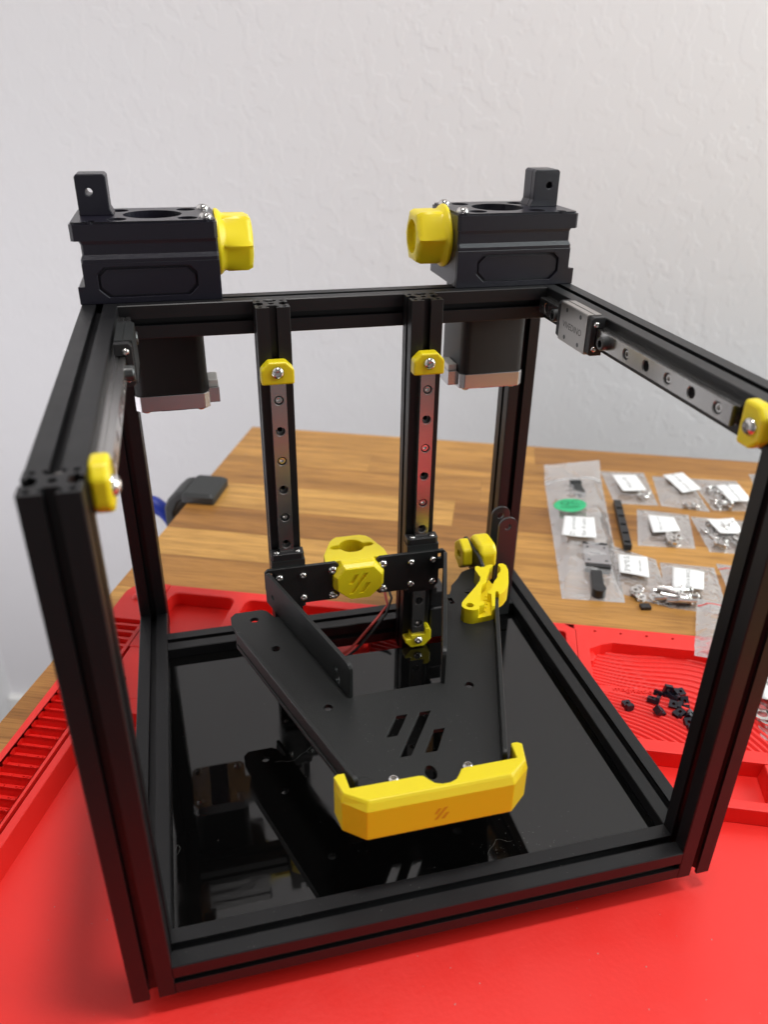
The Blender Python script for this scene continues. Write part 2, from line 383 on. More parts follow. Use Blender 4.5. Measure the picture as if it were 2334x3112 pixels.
# small stepped block in the tray's back corner
B().prism([(293, -316), (301, -316), (303, -321), (301, -326), (293, -326)], -8.2, -3).build('corner_step', 'silicone', mat_, bevel=.5)
# front compartments of the tray block
B().loft([[(250, y, FZ), (461, y, FZ), (461, y, -.2), (250, y, -.2)] for y in (-426, -420.5)]).build('front_rim', 'silicone', mat_, bevel=.5)
B().loft([[(374, y, FZ), (380, y, FZ), (378.3, y, -.2), (375.6, y, -.2)] for y in (-420.4, -396.1)]).build('divider', 'silicone', mat_, bevel=.5)
B().loft([[(300, y, FZ), (306, y, FZ), (304.3, y, -.2), (301.6, y, -.2)] for y in (-420.4, -396.1)]).build('divider', 'silicone', mat_, bevel=.5)

# ------------------------------------------------------------------ printer frame
pr = thing('printer_frame', 'half built cube 3D printer of black aluminium extrusions with yellow printed parts', '3D printer')
def ext_profile():
    H = 7.5; pts = []
    side = [(-H + .35, -H), (-1.6, -H), (-1.6, -6.2), (-2.9, -6.2), (-2.9, -5.2), (-1.5, -3.5), (1.5, -3.5), (2.9, -5.2), (2.9, -6.2), (1.6, -6.2), (1.6, -H), (H - .35, -H)]
    for k in range(4):
        c, s_ = round(math.cos(k * math.pi / 2)), round(math.sin(k * math.pi / 2))
        pts += [(x * c - y * s_, x * s_ + y * c) for x, y in side]
    return pts
EXT = B().prism(ext_profile(), -100, 100, [circ(0, 0, 1.3, 14)] + [circ(sx * 5.3, sy * 5.3, 1.05, 10) for sx in (-1, 1) for sy in (-1, 1)]).mesh('extrusion', 'anodized')
X, Y90 = (R_(90), 0, 0), (0, R_(90), 0)
for loc, rot, lab in (((7.5, 7.5, 100), (0, 0, 0), 'front left upright post'), ((222.5, 7.5, 100), (0, 0, 0), 'front right upright post'),
        ((7.5, 222.5, 100), (0, 0, 0), 'rear left upright post'), ((222.5, 222.5, 100), (0, 0, 0), 'rear right upright post'),
        ((7.5, 115, 192.5), X, 'upper left side bar'), ((222.5, 115, 192.5), X, 'upper right side bar'),
        ((7.5, 115, 7.5), X, 'lower left side bar'), ((222.5, 115, 7.5), X, 'lower right side bar'),
        ((115, 187.5, 192.5), Y90, 'upper rear cross bar'), ((115, 187.5, 7.5), Y90, 'lower rear cross bar'), ((115, 7.5, 7.5), Y90, 'front bottom bar'),
        ((80, 172.5, 100), (0, 0, 0), 'left inner column'), ((150, 172.5, 100), (0, 0, 0), 'right inner column')):
    put('extrusion', EXT, pr, loc, rot)['label'] = lab
# deck panel
deck = [(11.2, 11.2), (218.8, 11.2), (218.8, 179.9), (171, 179.9), (171, 161), (66, 161), (66, 179.9), (11.2, 179.9)]
B().prism(deck, 6.05, 8.95).build('deck_panel', 'acrylic', pr, bevel=.1, seg=1)
rs = random.Random(5)
b = B()
for k in range(150):
    x, y = rs.uniform(16, 214), rs.uniform(16, 158)
    if rs.random() < .45: x, y = rs.gauss(150, 14), abs(rs.gauss(0, 9)) + 17
    r = rs.uniform(.03, .08); b.box(x - r, x + r, y - r, y + r, 8.96, 8.96 + r)
for k in range(60):
    x = rs.uniform(2, 213); y = rs.uniform(1, 14); r = rs.uniform(.03, .07); b.box(x - r, x + r, y - r, y + r, 15.0, 15 + r)
for k in range(70):
    x = rs.uniform(92, 140); y = rs.uniform(30, 74); r = rs.uniform(.03, .07); b.box(x - r, x + r, y - r, y + r, 56.0, 56 + r)
o = b.build('dust_specks', 'dust', pr); o['kind'] = 'stuff'
b = B()
for pts in (
            [(16, 53, 9.1), (17.2, 56, 9.4), (18.8, 54, 9.4), (17, 51.5, 9.1)], [(62, 92, 9.1), (71, 91, 9.3), (80, 98, 9.3), (88, 101, 9.1)], [(140, 22, 9.1), (146, 28, 9.5), (152, 26, 9.1)]):
    P = [Vector(p) for p in pts]; q = []
    for i in range(len(P) - 1):
        for t in (0, .33, .66): q.append(P[i].lerp(P[i + 1], t) + Vector((0, .5 * math.sin(t * 6), 0)))
    q.append(P[-1]); b.tube(q, .02, 4)
b.build('lint_fibres', 'dust', pr)
b = B()
for k in range(120):
    u, v_ = rs.uniform(50, 440), rs.uniform(-640, -430); r = rs.uniform(.05, .16); b.box(u - r, u + r, v_ - r, v_ + r * rs.uniform(1, 3), FZ + .02, FZ + .1)
o = b.build('mat_dust', 'dust', mat_); o['kind'] = 'stuff'

# screws (local +z is out of the surface)
def button(R, h): return B().lathe([(R, 0), (R, h * .18), (R * .93, h * .5), (R * .76, h * .82), (R * .56, h), (R * .44, h), (R * .42, h * .3), (.01, h * .22)], hexfrom={5, 6}, seg=24).mesh('screw', 'screw', 30)
def caphead(R, h, m='screw'): return B().lathe([(R, 0), (R, h * .85), (R * .88, h), (R * .52, h), (R * .5, h * .35), (.01, h * .3)], hexfrom={3, 4}, seg=24).mesh('screw', m, 30)
SB, SM, SS, SC, ST, SK = button(2.9, 1.9), button(2.45, 1.7), button(1.85, 1.3), caphead(1.75, 2.0), button(.95, .5), caphead(2.85, 3.2, 'blackoxide')
FWD = (R_(90), 0, 0)          # faces -y (towards the viewer)
LFT = (0, R_(-90), 0)         # faces -x
RGT = (0, R_(90), 0)          # faces +x

# rails
def rail_mesh():
    b = B(); body = rect(-3.5, 3.5, -75, 75)
    hs = [7.5 + 15 * k - 75 for k in range(10)]
    b.prism(body, 0, 2.35, [circ(0, h, 1.25, 14) for h in hs])
    b.prism(rect(-3.15, 3.15, -74.95, 74.95), 2.35, 3.3, [circ(0, h, 2.15, 20) for h in hs])
    b.prism(rect(-3.5, 3.5, -75, 75), 3.3, 4.65, [circ(0, h, 2.15, 20) for h in hs])
    b.prism(rect(-3.42, 3.42, -74.9, 74.9), 4.65, 5.0, [circ(0, h, 2.5, 20) for h in hs])
    me = b.mesh('rail_body', 'steel'); me.materials.append(M['hole_shade_steel'])
    for p in me.polygons:     # counterbores: dull machined steel, its colour darkened for the shade inside
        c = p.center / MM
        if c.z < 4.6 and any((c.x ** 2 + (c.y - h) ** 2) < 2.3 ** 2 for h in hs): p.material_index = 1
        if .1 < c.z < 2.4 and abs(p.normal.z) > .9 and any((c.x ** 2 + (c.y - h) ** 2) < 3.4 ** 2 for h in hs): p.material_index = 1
    return me
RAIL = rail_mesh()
def make_carriage(parent, loc, rot, black, txt=False):
    # local: x across the rail, y along it, z out of the rail
    c = bpy.data.objects.new('rail_carriage', None); COL.objects.link(c); c.parent = parent; c.location = Vector(loc) * MM; c.rotation_euler = rot
    u = [(-8.5, 1.5), (-3.8, 1.5), (-3.8, 5.3), (3.8, 5.3), (3.8, 1.5), (8.5, 1.5), (8.5, 4.3), (8.2, 4.5), (8.2, 4.8), (8.5, 5.0), (8.5, 7.6), (8.1, 8), (-8.1, 8), (-8.5, 7.6), (-8.5, 5.0), (-8.2, 4.8), (-8.2, 4.5), (-8.5, 4.3)]
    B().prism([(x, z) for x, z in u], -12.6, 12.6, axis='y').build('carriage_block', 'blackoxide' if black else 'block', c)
    e = [(-8.2, 1.4), (-3.7, 1.4), (-3.7, 5.2), (3.7, 5.2), (3.7, 1.4), (8.2, 1.4), (8.2, 6.6), (7.0, 7.7), (-7.0, 7.7), (-8.2, 6.6)]
    for y0, y1, sg in ((12.65, 16.2, 1), (-16.2, -12.65, -1)):
        o = B().prism(e, y0, y1, axis='y').build('end_cap', 'moulded', c, bevel=.3)
        for sx in (-5.2, 5.2): put('screw', SS_SMALL, o, (sx, 16.2 * sg, 5.4), (R_(-90 * sg), 0, 0))
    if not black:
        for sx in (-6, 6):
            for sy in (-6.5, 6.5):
                B().lathe([(1.0, 0), (.95, .06), (.01, .07)], (sx, sy, 8.0), seg=16).build('hole_shade_disc', 'blackoxide', c)  # flat dark disc paints the shade inside a threaded hole
    return c
SS_SMALL = button(1.25, .7)
printer_rails = []
def add_rail(root, loc, rot, screws, label):
    r = bpy.data.objects.new('linear_rail', RAIL); COL.objects.link(r); r.parent = root; r.location = Vector(loc) * MM; r.rotation_euler = rot; r['label'] = label
    for k in screws: put('screw', SC, r, (0, 7.5 + 15 * k - 75, 2.3))
    return r
# local y of a rail runs along world z for the columns
rotC = Euler((R_(90), 0, 0)); 
add_rail(pr, (80, 165, 92), rotC, (9, 7, 5, 3, 1), 'left vertical rail, mirror polished')
add_rail(pr, (150, 165, 92), rotC, (9, 7, 5, 3, 0), 'right vertical rail, mirror polished')
rotL = Matrix(((0, 0, 1), (0, 1, 0), (-1, 0, 0))).to_euler()      # z -> +x, y -> y
rotR = Matrix(((0, 0, -1), (0, 1, 0), (1, 0, 0))).to_euler()      # z -> -x
add_rail(pr, (215, 101, 192.8), rotR, (0, 2, 4, 6, 8), 'upper right horizontal rail')
add_rail(pr, (15, 101, 192.8), rotL, (0, 2, 4, 6, 8), 'upper left horizontal rail')
make_carriage(pr, (80, 165, 64), rotC, True); make_carriage(pr, (150, 165, 64), rotC, True)
cr = make_carriage(pr, (215, 134.6, 192.8), rotR, False); cl = make_carriage(pr, (15, 134.6, 192.8), rotL, True)  # left steel block is coloured black to stand in for its dark reflections
put('engraved_lettering', text_mesh('VIVEDINO', 4.0, 'engrave', .01), cr, (-.6, .2, 8.012), (0, 0, R_(-90)))
for y in (109.0, 155.0):
    for x, rt in ((210, LFT), (20, RGT)): put('rail_end_screw', SK, pr, (x, y, 192.8), rt); 
# yellow rail stops
def stop_poly(): return [(-7.4, -5.2), (7.4, -5.2), (7.4, 1.6), (3.9, 5.2), (-3.9, 5.2), (-7.4, 1.6)]
def rail_stop(loc, rot, label, notch=False, th=6.2):
    p = stop_poly()
    if notch: p = [(-7.4, -.2), (-3.6, -.2), (-3.6, -2.4), (4.0, -2.4), (4.0, -6.6), (6.0, -6.6), (7.4, -5.0), (7.4, 1.6), (3.9, 5.2), (-3.9, 5.2), (-7.4, 1.6)]
    o = B().prism(p, 0, th).build('rail_stop', 'yellow', pr, bevel=.9 if th > 6 else 1.3, seg=3); o.location = Vector(loc) * MM; o.rotation_euler = rot; o['label'] = label
    put('screw', SB, o, (0, 0.4 if not notch else .2, th - .1))
    return o
rail_stop((80, 165, 172.4), rotC, 'yellow stop above the left vertical rail')
rail_stop((150, 165, 172.2), rotC, 'yellow stop above the right vertical rail')
rotCn = (Matrix.Rotation(R_(90), 3, 'X') @ Matrix.Rotation(R_(180), 3, 'Z')).to_euler()
rotCm = Euler((R_(90), R_(180), 0))
p = [(-7.4, .2), (-4.2, .2), (-4.2, 2.6), (3.6, 2.6), (3.6, 6.2), (6.0, 6.2), (7.4, 4.6), (7.4, -1.4), (3.6, -5.4), (-4.2, -5.4), (-7.4, -1.8)]
for x in (80, 150):
    o = B().prism([(a + .0, c) for a, c in p], 0, 6.2).build('rail_stop', 'yellow', pr, bevel=.5, seg=2); o.location = Vector((x, 165, 15.2)) * MM; o.rotation_euler = rotC
    o['label'] = 'yellow stop at the foot of the vertical rail'; put('screw', SM, o, (0, -.9, 6.1))
ro = (Matrix(((0, 0, -1), (0, 1, 0), (1, 0, 0))) @ Matrix.Rotation(R_(180), 3, 'Z')).to_euler()
rail_stop((215, 16.4, 193.2), ro, 'yellow stop at the front end of the right rail', th=5.2)
ro2 = (Matrix(((0, 0, 1), (0, 1, 0), (-1, 0, 0))) @ Matrix.Rotation(R_(180), 3, 'Z')).to_euler()
rail_stop((15, 16.4, 193.2), ro2, 'yellow stop at the front end of the left rail', th=5.2)
put('screw', button(2.6, 1.2), pr, (7.4, 15.6, 196.6))

# ------------------------------------------------------------------ folded bed carrier
bed = bpy.data.objects.new('bed_carrier', None); COL.objects.link(bed); bed.parent = pr; bed['label'] = 'folded black sheet metal bed carrier'
def mir(p): return [(230 - x, y) for x, y in reversed(p)]
half = [(86.0, 18.8), (66.3, 76), (50.2, 122.5), (51.5, 130), (49.2, 138), (49.2, 144.5), (51.8, 147.4), (64.5, 147.6), (66.8, 146.2), (70.2, 140), (72.6, 140), (93.6, 76)]
arm_y = 76
outl = half + [(x, y) for x, y in mir(half)]
outl = [(230 - x, y) for x, y in half][::-1] + half  # right side then left side
holes = [circ(60.3, 139.8, 2.0, 14), circ(67.6, 115.4, 2.0, 14), circ(83.9, 71.3, 2.0, 14), circ(170, 139.8, 2.0, 14), circ(162.4, 115.4, 2.0, 14), circ(146.3, 71.3, 2.0, 14), circ(115.5, 27.5, 2.3, 16, 0, 3.6)]
L3 = [[(110.4, 60.0), (115.2, 60.0), (108.1, 49.0), (103.3, 49.0)], [(120.4, 59.9), (125.3, 59.9), (110.6, 37.5), (105.7, 37.5)], [(123.1, 48.9), (127.9, 48.9), (121.2, 37.5), (115.8, 37.5)]]
holes += L3 + [rect(157.6, 159.8, 131.5, 136.6)]
B().prism(outl, 54, 56, holes).build('base_plate', 'powder', bed, bevel=.15, seg=1)
def flange(p0, p1, z0, z1, t, rz=3, rz1=None, name='flange', wins=()):
    p0, p1 = Vector(p0), Vector(p1); d = (p1 - p0); ln = d.length; d.normalize(); n = Vector((-d.y, d.x)) * t
    hgt = z1 - z0; r1 = rz1 or rz
    prof = [(0, 0), (ln, 0)] + [(ln - r1 + r1 * math.cos(a), hgt - r1 + r1 * math.sin(a)) for a in [R_(q) for q in (0, 22, 45, 67, 90)]] + [(rz + rz * math.cos(a), hgt - rz + rz * math.sin(a)) for a in [R_(q) for q in (90, 112, 135, 157, 180)]]
    return B().prism(prof, 0, 1, wins, axis='y').xf(lambda c: Vector((p0.x + d.x * c.x + n.x * c.y, p0.y + d.y * c.x + n.y * c.y, z0 + c.z)))
# outer flanges
flange((50.3, 124), (85.0, 24.5), 55.9, 62.4, 2.0, 1.8).build('flange', 'powder', bed, bevel=.35)['label'] = 'low outer flange of the left arm'
flange((50.3, 124), (85.0, 24.5), 55.9, 62.4, 2.0, 1.8).mirror(115).build('flange', 'powder', bed, bevel=.35)['label'] = 'low outer flange of the right arm'
# inner flanges, tall
win = [circ(8, 7, 1.5, 10)[::-1], circ(72, 8, 1.5, 10)[::-1], rect(71, 75, 1.0, 5.4, .6)[::-1]]
flange((67.8, 154), (93.8, 74.6), 55.9, 73.6, 1.8, 2.5, 3.5, wins=win).build('flange', 'powder', bed, bevel=.35)['label'] = 'tall inner flange of the left arm'
flange((67.8, 154), (93.8, 74.6), 55.9, 73.6, 1.8, 2.5, 3.5, wins=win).mirror(115).build('flange', 'powder', bed, bevel=.35)['label'] = 'tall inner flange of the right arm'
pl = [(67.8, 62), (71.5, 62), (71.5, 53.4), (73.5, 51.6), (103.5, 51.6), (105.4, 53.4), (105.4, 71.6), (103.5, 73.5), (69.5, 73.5), (67.8, 71.8)]
h1 = [rect(70.3, 72.8, 68.6, 71.6)]
for mirrored in (False, True):
    b = B().prism(pl, 155, 156.9, h1, axis='y')
    if mirrored: b.mirror(115)
    o = b.build('mounting_plate', 'powder', bed, bevel=.3); o['label'] = 'black plate on the %s carriage' % ('right' if mirrored else 'left')
    for x, z, me in ((75.0, 68.4, SS), (86.8, 68.4, SS), (86.8, 55.2, SS), (75.0, 55.2, SS), (102.0, 69.4, SM), (102.0, 54.6, SM)):
        if mirrored: x = 230 - x
        if not mirrored and x == 75.0 and z < 60: continue
        put('screw', me, o, (x, 154.95, z), FWD)
# front cover
fc = [(87, 12), (143, 12), (150.8, 18.5), (152, 27.6), (150.5, 28.6), (147.8, 28.6), (147.2, 21.2), (126.5, 21.2), (124.8, 20.6), (123.4, 18.6), (121.6, 16.6), (119, 15.6), (116, 15.6), (113.4, 16.6), (111.8, 18.6), (110.2, 20.8), (108.4, 21.2),
      (82.8, 21.2), (82.2, 28.6), (79.5, 28.6), (78, 27.6), (79.2, 18.5)]
def ins(poly, front, side):
    out = []
    for x, y in poly:
        nx, ny = x, y
        if y < 13: ny = y + front; nx = x + (side if x < 115 else -side)
        elif y < 20 and (x < 80 or x > 150): ny = y + front * .5; nx = x + (side * .8 if x < 115 else -side * .8)
        out.append((nx, ny))
    return out
tri = tessellate_polygon([[Vector((a, c_, 0)) for a, c_ in fc]])
b = B()
lv = [(44.2, ins(fc, .6, .4)), (44.9, fc), (59.0, fc), (61.6, ins(fc, 1.3, .7)), (62.6, ins(fc, 2.0, 1.1))]
vs = [[b._v((x, y, z)) for x, y in p] for z, p in lv]
for a_, c_ in zip(vs, vs[1:]):
    n = len(a_)
    for i in range(n): b.bm.faces.new([a_[i], a_[(i + 1) % n], c_[(i + 1) % n], c_[i]])
for ring in (vs[0], vs[-1]):
    for t in tri:
        try: b.bm.faces.new([ring[i] for i in t])
        except ValueError: pass
fco = b.build('front_cover', 'yellow', bed, bevel=1.0, seg=3); fco['label'] = 'yellow front cover joining the two arms'
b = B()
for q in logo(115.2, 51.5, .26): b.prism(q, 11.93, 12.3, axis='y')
M['yellow_logo_shade'] = mat('yellow_engraving_shade', (.62, .33, .008), .5)  # darker yellow paints groove shade on bars that are not cut in
b.build('engraved_logo', 'yellow_logo_shade', fco)
for x in (100.6, 130.0): put('screw', SM, bed, (x, 26.6, 56), (0, 0, 0))
# curled end of the left arm sheet inside the cover
B().prism([(86, 22), (94, 22), (93.5, 27), (91, 29.8), (87.5, 30.2), (85.4, 27.5)], 56.0, 57.6).build('curled_tab', 'powder', bed, bevel=.7)

# nut block between the plates
nb = bpy.data.objects.new('lead_nut_block', None); COL.objects.link(nb); nb.parent = pr; nb['label'] = 'yellow nut block between the black plates'
top = [(98.5, 157.2), (131.5, 157.2), (131.0, 164), (126.5, 176.5), (124.5, 179.5), (121, 181), (108.5, 181), (106, 179), (104.2, 176.5), (99, 164)]
keyhole = [(115 + 6.4 * math.cos(R_(t)), 170.6 + 6.4 * math.sin(R_(t))) for t in range(-160, -15, 14)] + [(124.6, 168.7), (126.0, 169.3), (126.6, 170.6), (126.0, 171.9), (124.6, 172.5)] + \
          [(115 + 6.4 * math.cos(R_(t)), 170.6 + 6.4 * math.sin(R_(t))) for t in range(18, 165, 14)] + [(105.4, 172.5), (104.0, 171.9), (103.4, 170.6), (104.0, 169.3), (105.4, 168.7)]
B().prism(top, 62, 73.0, [keyhole]).build('block_body', 'yellow', nb, bevel=.7)
fp = [(109.5, 52.4), (121, 52.4), (128.2, 59.2), (128.4, 67), (123.5, 73.2), (106.5, 73.2), (101.8, 67), (101.8, 59.2)]
def shrink(p, k): cx, cy = 115, 62.8; return [(cx + (x - cx) * k, cy + (y - cy) * k) for x, y in p]
B().loft([[(x, y, z) for x, z in pp] for y, pp in ((157.15, fp), (154.9, fp), (152.6, shrink(fp, .985)), (150.4, shrink(fp, .86)))]).build('block_nose', 'yellow', nb, bevel=.35)
B().prism(shrink(fp, .86), 150.41, 149.7, logo(114.8, 62.8, .52), axis='y').build('nose_face', 'yellow', nb)

# yellow clip sitting on the right arm
cl_o = bpy.data.objects.new('cable_clip', None); COL.objects.link(cl_o); cl_o.parent = bed; cl_o['label'] = 'yellow printed clip on the right arm with a round hole and open hook'
def cs(p): return [((x - 42.8) * 1.0231 + 42.8, (y + 178) * 1.0231 - 178) for x, y in p]
lw0 = [(155.6, 110.9), (156.6, 113.4), (158.4, 115.5), (167.5, 124.8), (171.5, 129.4), (172.9, 132.4), (172.6, 139.6), (173.6, 142.2), (175.2, 142.6), (176.2, 141.2), (178.4, 141.1), (179.8, 142.2), (182.6, 142.4), (183.2, 141.6), (181.6, 140.2), (179.9, 138.8), (179.2, 136.6)]
lw1 = [(177.6, 134.2), (175.6, 131), (174.4, 127.9), (171.1, 125.4), (168.8, 120.4), (165.9, 113.2), (166.9, 111.6), (166.7, 109.9), (165.4, 109.2), (163.9, 109.0), (162.6, 106.5), (160.3, 106.2), (158.0, 107.0), (156.2, 108.6)]
rw0 = [(169.6, 107.2), (171.2, 107.7), (175.1, 117.4), (176.0, 119.0), (176.9, 118.3), (176.4, 115.6), (179.6, 117.6), (183.0, 121.2), (185, 125), (189.0, 135.6), (189.5, 139.8), (188.6, 142.0), (186.6, 142.2), (185.6, 141.0), (185.9, 138.8), (185.3, 136.4), (184.0, 134.4), (182.2, 133.0)]
rw1 = [(181.4, 130.6), (178.0, 127.0), (174.9, 121.4), (173.2, 120.2), (171.9, 119.4), (171.6, 118), (172.9, 117.2), (171.6, 113.4)]
hole_c = circ(159.6, 110.6, 1.9, 18)
B().prism(cs(lw0 + lw1), 59.0, 64.2, [cs(hole_c)]).build('clip_wall', 'yellow', cl_o, smooth=32)
B().prism(cs(rw0 + rw1), 59.0, 64.2).build('clip_wall', 'yellow', cl_o, smooth=32)
B().prism(cs(lw0 + [(179.4, 133.0), (180.2, 132.2)] + [p for p in reversed(rw0)] + lw1[-4:]), 56.05, 59.0, [cs(hole_c)]).build('clip_base', 'yellow', cl_o, smooth=32)
b = B()
for i, (x, y) in enumerate([(168.2, 113.0), (169.9, 115.8), (171.6, 118.6), (173.2, 121.3), (174.8, 124.0)]):
    x += 1.2; y += 4.5; b.loft([[(x - 1.2, y + .6, z), (x + 1.0, y - .7, z), (x + 1.3, y - .2, z), (x - .9, y + 1.1, z)] for z in (58.9, 59.5)])
b.build('raised_marks', 'yellow', cl_o)
# rear right bracket: upright sheet, knob and box
B().prism([(146, 52), (179, 52), (179, 64.5), (177, 66.6), (156, 66.6), (150.5, 65), (147, 61)], 180, 181.9, axis='x').build('upright_sheet', 'powder', bed, bevel=.4)['label'] = 'upright black sheet at the rear of the right arm'
B().prism([(160.3, 140), (163.2, 147.4), (169, 153.6), (172.5, 158.5), (177, 160.5), (179.9, 160.8), (179.9, 140)], 53.6, 55.9).build('rear_tab', 'powder', bed, bevel=.2)
kb = [(169.2 + 8.8 * math.cos(R_(a)), 60.8 + 8.7 * math.sin(R_(a))) for a in (20, 80, 140, 200, 260, 320)]
B().prism(kb, 174.4, 179.9, [circ(169.2, 60.8, 1.9, 14)], axis='x').build('thumb_knob', 'yellow', bed, bevel=1.4, seg=3)['label'] = 'yellow faceted knob left of the upright sheet'
bx = [(156.5, 57.5), (170, 56), (174.5, 60), (174.5, 67.5), (172, 70.6), (160, 70.6), (156.5, 67)]
B().prism(bx, 182, 191.8, axis='x').build('yellow_housing', 'yellow', bed, bevel=2.0, seg=3)['label'] = 'yellow block right of the upright sheet'
# two ear plates on the rear bar
ear = [(197.2, 15.1), (208, 15.1), (208, 74)] + [(202.6 + 5.4 * math.cos(R_(a)), 74 + 5.2 * math.sin(R_(a))) for a in range(15, 180, 15)] + [(197.2, 74)]
ears = bpy.data.objects.new('ear_bracket', None); COL.objects.link(ears); ears.parent = pr; ears['label'] = 'black bracket with two round topped ears on the rear bar'
B().prism(ear, 170, 171.6, [circ(202.4, 73.6, 1.9, 14)], axis='y').build('ear', 'blackoxide', ears, bevel=.3)
B().prism([(x - .3, z + 1.3) if z > 20 else (x - .3, z) for x, z in ear], 180.5, 182.1, [circ(202.1, 74.9, 1.9, 14)], axis='y').build('ear', 'blackoxide', ears, bevel=.3)
B().box(203.8, 205.4, 171.7, 180.4, 15.2, 60).build('bridge', 'blackoxide', ears)
# Z drive bits right of the right column
zm = bpy.data.objects.new('z_motor', None); COL.objects.link(zm); zm.parent = pr; zm['label'] = 'black motor housing tucked right of the right column'
B().box(158.2, 168.5, 164.5, 196, 9.6, 30).build('motor_housing', 'moulded', zm, bevel=.8)
B().box(158.2, 167.5, 166, 179.6, 30.2, 40).build('housing_top', 'moulded', zm, bevel=.8)
B().box(158, 161, 163, 170, 40.2, 45).build('housing_ear', 'moulded', zm, bevel=.5)
b = B().tube([(139.6, 196, 34), (140.2, 181, 29), (136, 176, 22.5), (127, 171.5, 15), (118, 168, 7.5), (108, 166, 1), (100, 164, -3)], .75, 8); b.build('wire', 'wire_black', pr, smooth=60)
b = B().tube([(138.6, 196.5, 30), (138.2, 182, 24), (132, 177, 20.6), (124, 172.5, 15.2), (113.5, 167, 8.5), (103, 165, 4), (95, 164, 0)], .75, 8); b.build('wire', 'wire_red', pr, smooth=60)

# ------------------------------------------------------------------ motor mounts, motors, pulleys (left one; the right is mirrored)
def ring_poly(cx, cy, r, n=36): return circ(cx, cy, r, n)
def motor_mount(flip):
    fl = (lambda b: b.mirror(115)) if flip else (lambda b: b)
    side = 'right' if flip else 'left'
    mm = bpy.data.objects.new('motor_mount', None); COL.objects.link(mm); mm.parent = pr; mm['label'] = 'black printed motor mount on the %s rear corner' % side
    # foot, body, upper flange as stacked rings (x, y outline at several heights)
    def outl(x0, x1, y0, y1, c=.01, cf=None):
        cf = cf or c
        return [(x0 + cf, y0), (x1 - cf, y0), (x1, y0 + cf), (x1, y1 - c), (x1 - c, y1), (x0 + c, y1), (x0, y1 - c), (x0, y0 + cf)]
    fl(B().loft([[(x, y, z) for x, y in outl(x0, x1, y0, y1, 1.4, cf)] for z, x0, x1, y0, y1, cf in
        ((200.02, -.3, 60, 186.4, 229, .8), (207.2, -.3, 60, 186.4, 229, .8), (207.5, 2.6, 60, 186.4, 228, .8), (217.2, 2.6, 60, 186.4, 228, .8))])).build('lower_body', 'plastic', mm, bevel=.4)
    fl(B().prism(outl(-.3, 60, 185, 186.4, .01), 200.02, 207.2)).xf(lambda c: c).build('foot_lip', 'plastic', mm) if False else None
    # front face layer with the sunk panel
    f_out = [(-.3, 200.02), (60, 200.02), (60, 217.2), (2.6, 217.2), (2.6, 207.5), (-.3, 207.5)]
    pan = [(12.2, 202.6), (46.2, 202.6), (50, 206.2), (50, 212.2), (46.8, 215.2), (11.4, 215.2), (8.4, 212.4), (8.4, 206.2)]
    fl(B().prism(f_out, 185.0, 186.42, [pan], axis='y')).build('front_face', 'plastic', mm, bevel=.3)
    fl(B().prism([(p[0] + (1.0 if p[0] < 30 else -1.0), p[1] + (.9 if p[1] < 209 else -.9)) for p in pan], 185.45, 186.44, axis='y')).build('sunk_panel', 'plastic', mm)
    fl(B().loft([[(x, y, z) for x, y in outl(x0, x1, y0, y1, 1.4, .8)] for z, x0, x1, y0, y1 in
        ((217.2, 2.6, 60, 185, 228), (218.6, 2.6, 60, 185, 228), (220.4, 3.4, 60, 185.95, 227.4), (224.6, 3.4, 60, 185.95, 227.4), (226.0, 2.8, 60, 185.75, 227.8))])).build('upper_body', 'plastic', mm)
    fl(B().prism(outl(-.3, 60.2, 185.7, 228.4, 1.2, 1.4), 226.02, 228.2)).build('flange', 'plastic', mm)
    cx, cy = 33.5, 206.5
    bores = [ring_poly(cx, cy, 12.6)] + [circ(cx + sx * 14.8, cy + sy * 13.2, 4.3, 20) for sx in (-1, 1) for sy in (-1, 1)] + [circ(56.0, 187.9, 1.7, 14), circ(8.0, 188.6, 2.5, 14), circ(5.0, 223.5, 2.0, 14)]
    fl(B().loft([[(x, y, z) for x, y in outl(-.3, 60.2, 185.7, 228.4, 1.2, 1.4)] for z in (228.2, 228.25)])).build('flange_seam', 'plastic', mm) if False else None
    fl(B().prism(outl(-.3, 60.2, 185.7, 228.4, 1.2, 1.4), 228.2, 232.6, bores)).build('flange', 'plastic', mm)
    fl(B().prism(outl(.5, 59.5, 186.6, 227.6, 1.2, 1.4), 232.6, 233.5, bores)).build('flange_top', 'plastic', mm, bevel=.35)
    for sx in (-1, 1):
        for sy in (-1, 1):
            x = cx + sx * 14.8; x = 230 - x if flip else x
            put('screw', SB, mm, (x, cy + sy * 13.2, 230.4))
            put('washer', WASH, mm, (x, cy + sy * 13.2, 228.25))
    for y in (193.4, 221.5):
        x = 56.0; x = 230 - x if flip else x
        put('screw', SB, mm, (x, y, 233.5))
    # tower with a cross hole
    ty0, ty1 = 204.5, 217.5
    tw = [(3.0, 233.4), (17.4, 233.4), (15.9, 236.6), (15.9, 249.3), (14.9, 250.3), (4.0, 250.3), (3.0, 249.3)]
    x0 = 8.3
    def tower(): return B().prism(tw, ty0, ty1, [circ(x0, 243.2, 1.55, 16)] if not flip else [], axis='y')
    if flip:
        fl(B().prism(tw, ty0, ty0 + 4, [circ(x0, 243.2, 1.55, 16)], axis='y')).build('tower', 'plastic', mm, bevel=.35); fl(B().prism(tw, ty0 + 4.0, ty1, axis='y')).build('tower', 'plastic', mm, bevel=.35)
    else: fl(tower()).build('tower', 'plastic', mm, bevel=.45)
    fl(B().lathe([(3.2, 0), (3.2, .05), (.01, .06)], (9.5, 211, 250.31), seg=20)).build('tower_hole_shade', 'blackoxide', mm)  # dark disc on top stands in for the shade of an open hole
